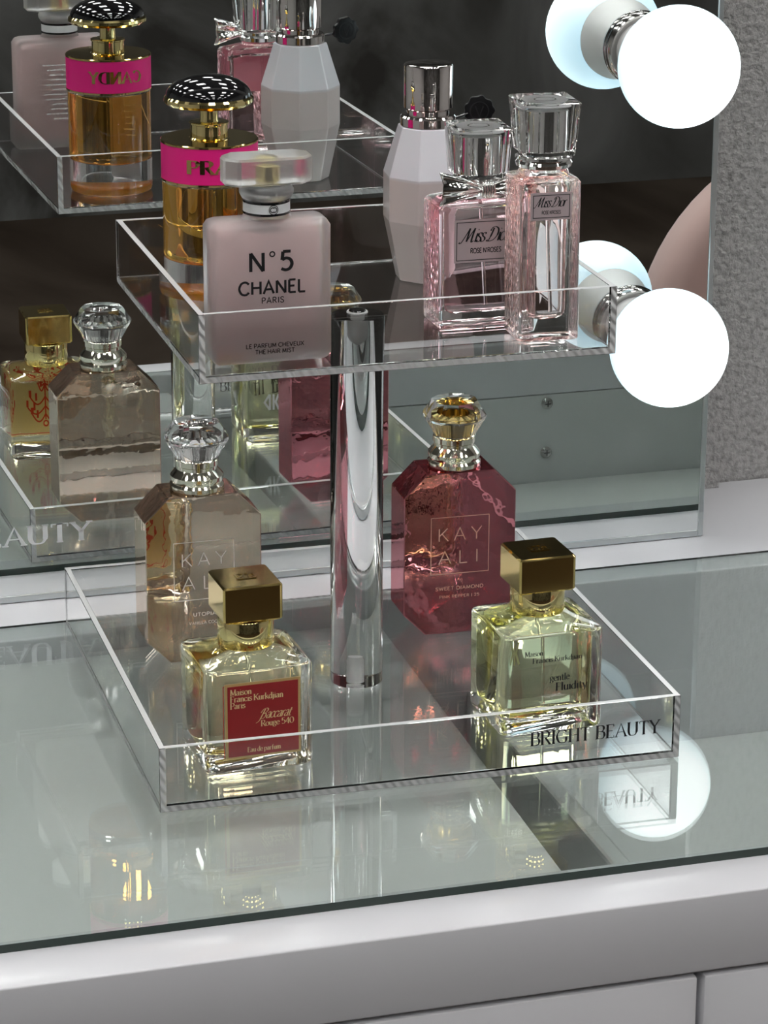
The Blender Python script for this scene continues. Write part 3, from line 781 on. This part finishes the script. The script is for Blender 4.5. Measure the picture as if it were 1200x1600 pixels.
print_on('emblem', shift(q, .0020, Hh + .0054), MAT['black_print'], nb, 0, x_map=wrap(-97, .0108))
b = MB().lathe([(.0096, Hh + .0086), (.0112, Hh + .0094), (.0123, Hh + .0115), (.0123, Hh + .0132), (.0112, Hh + .0150), (.0094, Hh + .0157)], 56); b.build('glass_collar', MAT['frost_clear'], t, smooth=45)
oc = lambda w, d, c: [(-w/2 + c, -d/2), (w/2 - c, -d/2), (w/2, -d/2 + c), (w/2, d/2 - c), (w/2 - c, d/2), (-w/2 + c, d/2), (-w/2, d/2 - c), (-w/2, -d/2 + c)]
b = MB().prism_z(oc(.0408, .0195, .0058), Hh + .0160, Hh + .0284)
st = b.build('stopper', MAT['frost_clear'], t, bevel=.0010, bseg=1, smooth=8)
b = MB().lathe([(.0055, Hh + .0168), (.0055, Hh + .0240), (.0030, Hh + .0250)], 32); b.build('spray_nozzle', MAT['pale_gold'], st, smooth=40)
q = shift(text_quads('N', .0085, 'sans', .16, .1, width=.0068), -.0070, .0430)
q += shift(ribbon(arc(0, 0, .0011, 0, 360, 20), lambda a, b: .0006), .0001, .0506)
q += shift(text_quads('5', .0085, 'sans', .16, .1, width=.0055), .0066, .0430)
q += shift(text_quads('CHANEL', .0058, 'sans', .17, .17, width=.0305), 0, .0325)
q += shift(text_quads('PARIS', .0026, 'sans', .15, .24, width=.0102), .0002, .0281)
q += shift(text_quads('LE PARFUM CHEVEUX', .0019, 'sans', .17, .16, width=.0268), .0008, .0078)
q += shift(text_quads('THE HAIR MIST', .0019, 'sans', .17, .16, width=.0182), .0008, .0049)
print_on('lettering', q, MAT['black_print'], t, -D / 2 - .0001)
random.seed(2); q = []
for i in range(12):
    x = -random.uniform(.006, .013); xe = -x; z = .0500 - i * .0029
    while x < xe:
        l = random.uniform(.0012, .0032); q += ribbon([(x, z), (min(x + l, xe), z)], lambda a, b: .0008); x += l + .0007
print_on('small_print', q, MAT['white_print'], t, D / 2 + .0001, facing=1)

# white faceted bottle with the black seal
t = thing('perfume_bottle', 'pearly white eight-sided perfume bottle with silver cap and black wax seal', 'perfume bottle', (0.0532, 0.2886, FL_UP), 0.0)
ph = math.radians(16.4)
b = MB().lathe([(.0158, 0), (.0225, .0310), (.0225, .0532), (.0150, .0772)], 8, phase=ph)
b.build('bottle_body', MAT['pearl'], t, bevel=.0004, bseg=1, smooth=8)
b = MB().lathe([(.0128, .0770), (.0138, .0776), (.0138, .0816), (.0130, .0825), (.0112, .0828)], 56); b.build('collar', MAT['rose_silver'], t, smooth=35)
b = MB().lathe([(.0105, .0828), (.0105, .0852)], 48); b.build('neck', MAT['rose_silver'], t, smooth=35)
b = MB().lathe([(.0112, .0853), (.0121, .0862), (.0121, .1068), (.0117, .1076), (.0110, .1078)], 64); b.build('cap', MAT['rose_silver'], t, smooth=35)
b = MB().tube([(.0122, -.002, .0800), (.0165, -.001, .0805), (.0205, 0, .0815)], .0007, 8); b.build('seal_cord', MAT['black'], t, smooth=60)
pl = []
for k in range(64):
    a = 2 * PI * k / 64; r = .0074 * (1 + .055 * math.cos(9 * a) + .03 * math.sin(4 * a + 1)); pl.append((r * math.cos(a), r * math.sin(a)))
b = MB().prism_y(pl, -.0014, .0014); s = b.build('wax_seal', MAT['seal_wax'], t, bevel=.0006, bseg=2, smooth=40); s.location = (.0265, .0, .0828); s.rotation_euler = (0, 0, -.2)
q = ribbon(arc(0, 0, .0046, 0, 360, 28), lambda a, b: .0006) + ribbon([(-.002, .0025), (0, -.0028), (.002, .0025)], lambda a, b: .0006)
for f in (-1, 1): print_on('seal_relief', q, MAT['black_print'], s, f * .0016, facing=f)

def script_label(t, w, h, cz, y, name_h, name_w, sub_w):
    lb = MB().box(-w / 2, w / 2, y - .0004, y - .0002, cz - h / 2, cz + h / 2).build('label', MAT['pink_label'], t)
    q = frame_quads(-w / 2 + .0010, w / 2 - .0010, cz - h / 2 + .0010, cz + h / 2 - .0010, .00035)
    q += shift(text_quads('Miss Dior', name_h, 'script', .15, .02, width=name_w, slant=.34), -.0005, cz - h * .02)
    q += shift(text_quads("ROSE N'ROSES", name_h * .34, 'sans', .18, .14, width=sub_w), 0, cz - h * .28)
    print_on('label_lettering', q, MAT['black_print'], lb, y - .0005)
    MB().box(-w / 2, w / 2, y + .0001, y + .0002, cz - h / 2, cz + h / 2).build('label_back', MAT['pink_back'], lb)

def clear_cap(t, z0, z1, w0, w1, rz):
    k = MB().loft([(z0, w0 - .0006, w0 - .0006, .0010), (z0 + .0004, w0, w0, .0012), (z1 - .0005, w1, w1, .0012), (z1, w1 - .0010, w1 - .0010, .0010)], 3)
    c = k.build('cap', MAT['crystal'], t, smooth=25); c.rotation_euler = (0, 0, rz)
    b = MB().lathe([(.0092, z0 + .0012), (.0096, z0 + .0016), (.0096, z1 - .0042), (.0088, z1 - .0036)], 56); b.build('cap_insert', MAT['silver'], c, smooth=35)
    b = MB().lathe([(.0001, z1 - .0026), (.0106, z1 - .0026), (.0106, z1 - .0022), (.0001, z1 - .0022)], 48); d = b.build('cap_disc', MAT['bolt'], c, smooth=35)
    q = [[(a, bb) for a, bb in qq] for qq in ribbon([(.0050 * math.cos(2 * PI * k / 32), .0042 * math.sin(2 * PI * k / 32)) for k in range(33)], lambda a, b: .0007)]
    m = MB(); vs = []; fs = []
    for qq in q:
        o = len(vs); vs += [(a, bb, z1 - .0020) for a, bb in qq]; fs.append((o, o + 1, o + 2, o + 3))
    m.add(vs, fs); m.build('oval_emblem', MAT['chrome'], c)
    return c

def dior_body(t, W, D, Hh, liquid, wall, bot, sh):
    m = MB()
    m.loft([(0, W - .0020, D - .0020, .0018), (.0006, W - .0004, D - .0004, .0020), (.0016, W, D, .0020), (Hh - .0030, W, D, .0020), (Hh - .0012, W - .0024, D - .0024, .0022), (Hh, W - .0080, D - .0080, .0040), (Hh + sh * .6, .0225, .0210, .0100), (Hh + sh, .0205, .0205, .0102)], 5)
    o = m.build('bottle_body', [MAT['bottle_glass'], MAT['side_glass']], t, smooth=35)
    for p in o.data.polygons:
        if abs(p.normal.x) > 0.9: p.material_index = 1
    c = MB().loft([(bot, W - 2 * wall - .006, D - .0130, .0040), (bot + .0012, W - 2 * wall - .0016, D - .0096, .0050), (bot + .0040, W - 2 * wall, D - .0084, .0052), (Hh - .0066, W - 2 * wall, D - .0084, .0050), (Hh - .0048, W - 2 * wall - .004, D - .0110, .0045)], 6)
    c.build('perfume', liquid, t, smooth=40)
    a = MB().tube([(.0030, 0, bot + .002), (.0004, 0, Hh - .007)], .0009, 8); a.build('dip_tube', MAT['tube'], t, smooth=60)

# square pink bottle with the bow
t = thing('perfume_bottle', 'square pink perfume bottle with silver bow and clear cube cap', 'perfume bottle', (0.0511, 0.2040, FL_UP), -0.010)
W, D, Hh = .0454, .0268, .0606
dior_body(t, W, D, Hh, MAT['pink_liquid'], .0042, .0066, .0030)
script_label(t, .0310, .0205, .0418, -D / 2, .0066, .0225, .0150)
b = MB().lathe([(.0102, Hh + .0032), (.0116, Hh + .0040), (.0116, Hh + .0062), (.0100, Hh + .0074), (.0100, Hh + .0088)], 48); b.build('collar', MAT['silver'], t, smooth=35)
clear_cap(t, .0704, .0940, .0238, .0266, -.05)
# bow: two pleated loops and a knot
bow = MB(); vs = []; fs = []
NU, NV = 12, 13
for s in (-1, 1):
    for side in (0, 1):
        o = len(vs)
        for i in range(NU + 1):
            u = i / NU
            for j in range(NV):
                v = j / (NV - 1) - .5
                spread = .0030 + .0130 * u ** 1.1
                notch = -.0030 * (1 - abs(v) * 2) * (u > .95)
                x = s * (.0020 + .0212 * u + notch)
                z = v * spread + .0015 * math.sin(u * 2.4)
                y = -.0011 * math.cos(v * PI * 3) * (1 - .5 * u) - .0034 * math.sin(u * PI * .9) * (1 if side == 0 else -.7) - .0012
                vs.append((x, y, z))
        for i in range(NU):
            for j in range(NV - 1):
                fs.append((o + i * NV + j, o + (i + 1) * NV + j, o + (i + 1) * NV + j + 1, o + i * NV + j + 1))
bow.add(vs, fs)
bo = bow.build('bow', MAT['silver'], t, smooth=60, recalc=False); bo.location = (0, -.0135, .0664)
sol = bo.modifiers.new('thickness', 'SOLIDIFY'); sol.thickness = .0006
b = MB()
for k in range(5):
    b.tube([(-.0024 + k * .0012, -.0024, -.0034), (-.0024 + k * .0012, -.0040, 0), (-.0024 + k * .0012, -.0024, .0034)], [.0006, .0009, .0006], 8)
b.build('bow_knot', MAT['silver'], bo, smooth=60)

# slim pink bottle
t = thing('perfume_bottle', 'tall slim pink perfume bottle with clear flared cap beside the square pink bottle', 'perfume bottle', (0.0720, 0.1714, FL_UP), -0.048)
W, D, Hh = .0291, .0264, .0772
dior_body(t, W, D, Hh, MAT['peach_liquid'], .0054, .0100, .0026)
script_label(t, .0196, .0128, .0640, -D / 2, .0046, .0142, .0090)
b = MB().lathe([(.0100, Hh + .0028), (.0128, Hh + .0034), (.0132, Hh + .0050), (.0124, Hh + .0062), (.0132, Hh + .0072), (.0130, Hh + .0084), (.0108, Hh + .0092)], 48); b.build('collar', MAT['silver'], t, smooth=35)
clear_cap(t, .0868, .1114, .0238, .0278, -.03)

# ------------------------------------------------------------------ the chair seen in the mirror
t = thing('vanity_chair', 'blush pink oval-backed chair reflected at the right edge of the mirror', 'chair', (0.80, -0.30, FLOOR_Z))
zs = lambda z: z - FLOOR_Z
poly = [(.215 * math.cos(2 * PI * k / 72), zs(-.16) + .19 * math.sin(2 * PI * k / 72)) for k in range(72)]
MB().prism_y(poly, -.245, -.185).build('backrest', MAT['chair'], t, bevel=.022, bseg=5, smooth=60)
MB().loft([(.385, .40, .40, .08), (.395, .43, .43, .09), (.45, .43, .43, .09), (.47, .38, .38, .08)], 8).build('seat', MAT['chair'], t, smooth=60)
for sx in (-1, 1):
    MB().tube([(sx * .15, -.17, .39), (sx * .15, -.215, zs(-.25))], .011, 10).build('back_support', MAT['pale_gold'], t, smooth=60)
    for sy in (-1, 1):
        MB().tube([(sx * .19, sy * .19, .0), (sx * .15, sy * .15, .384)], [.009, .013], 12).build('leg', MAT['pale_gold'], t, smooth=60)
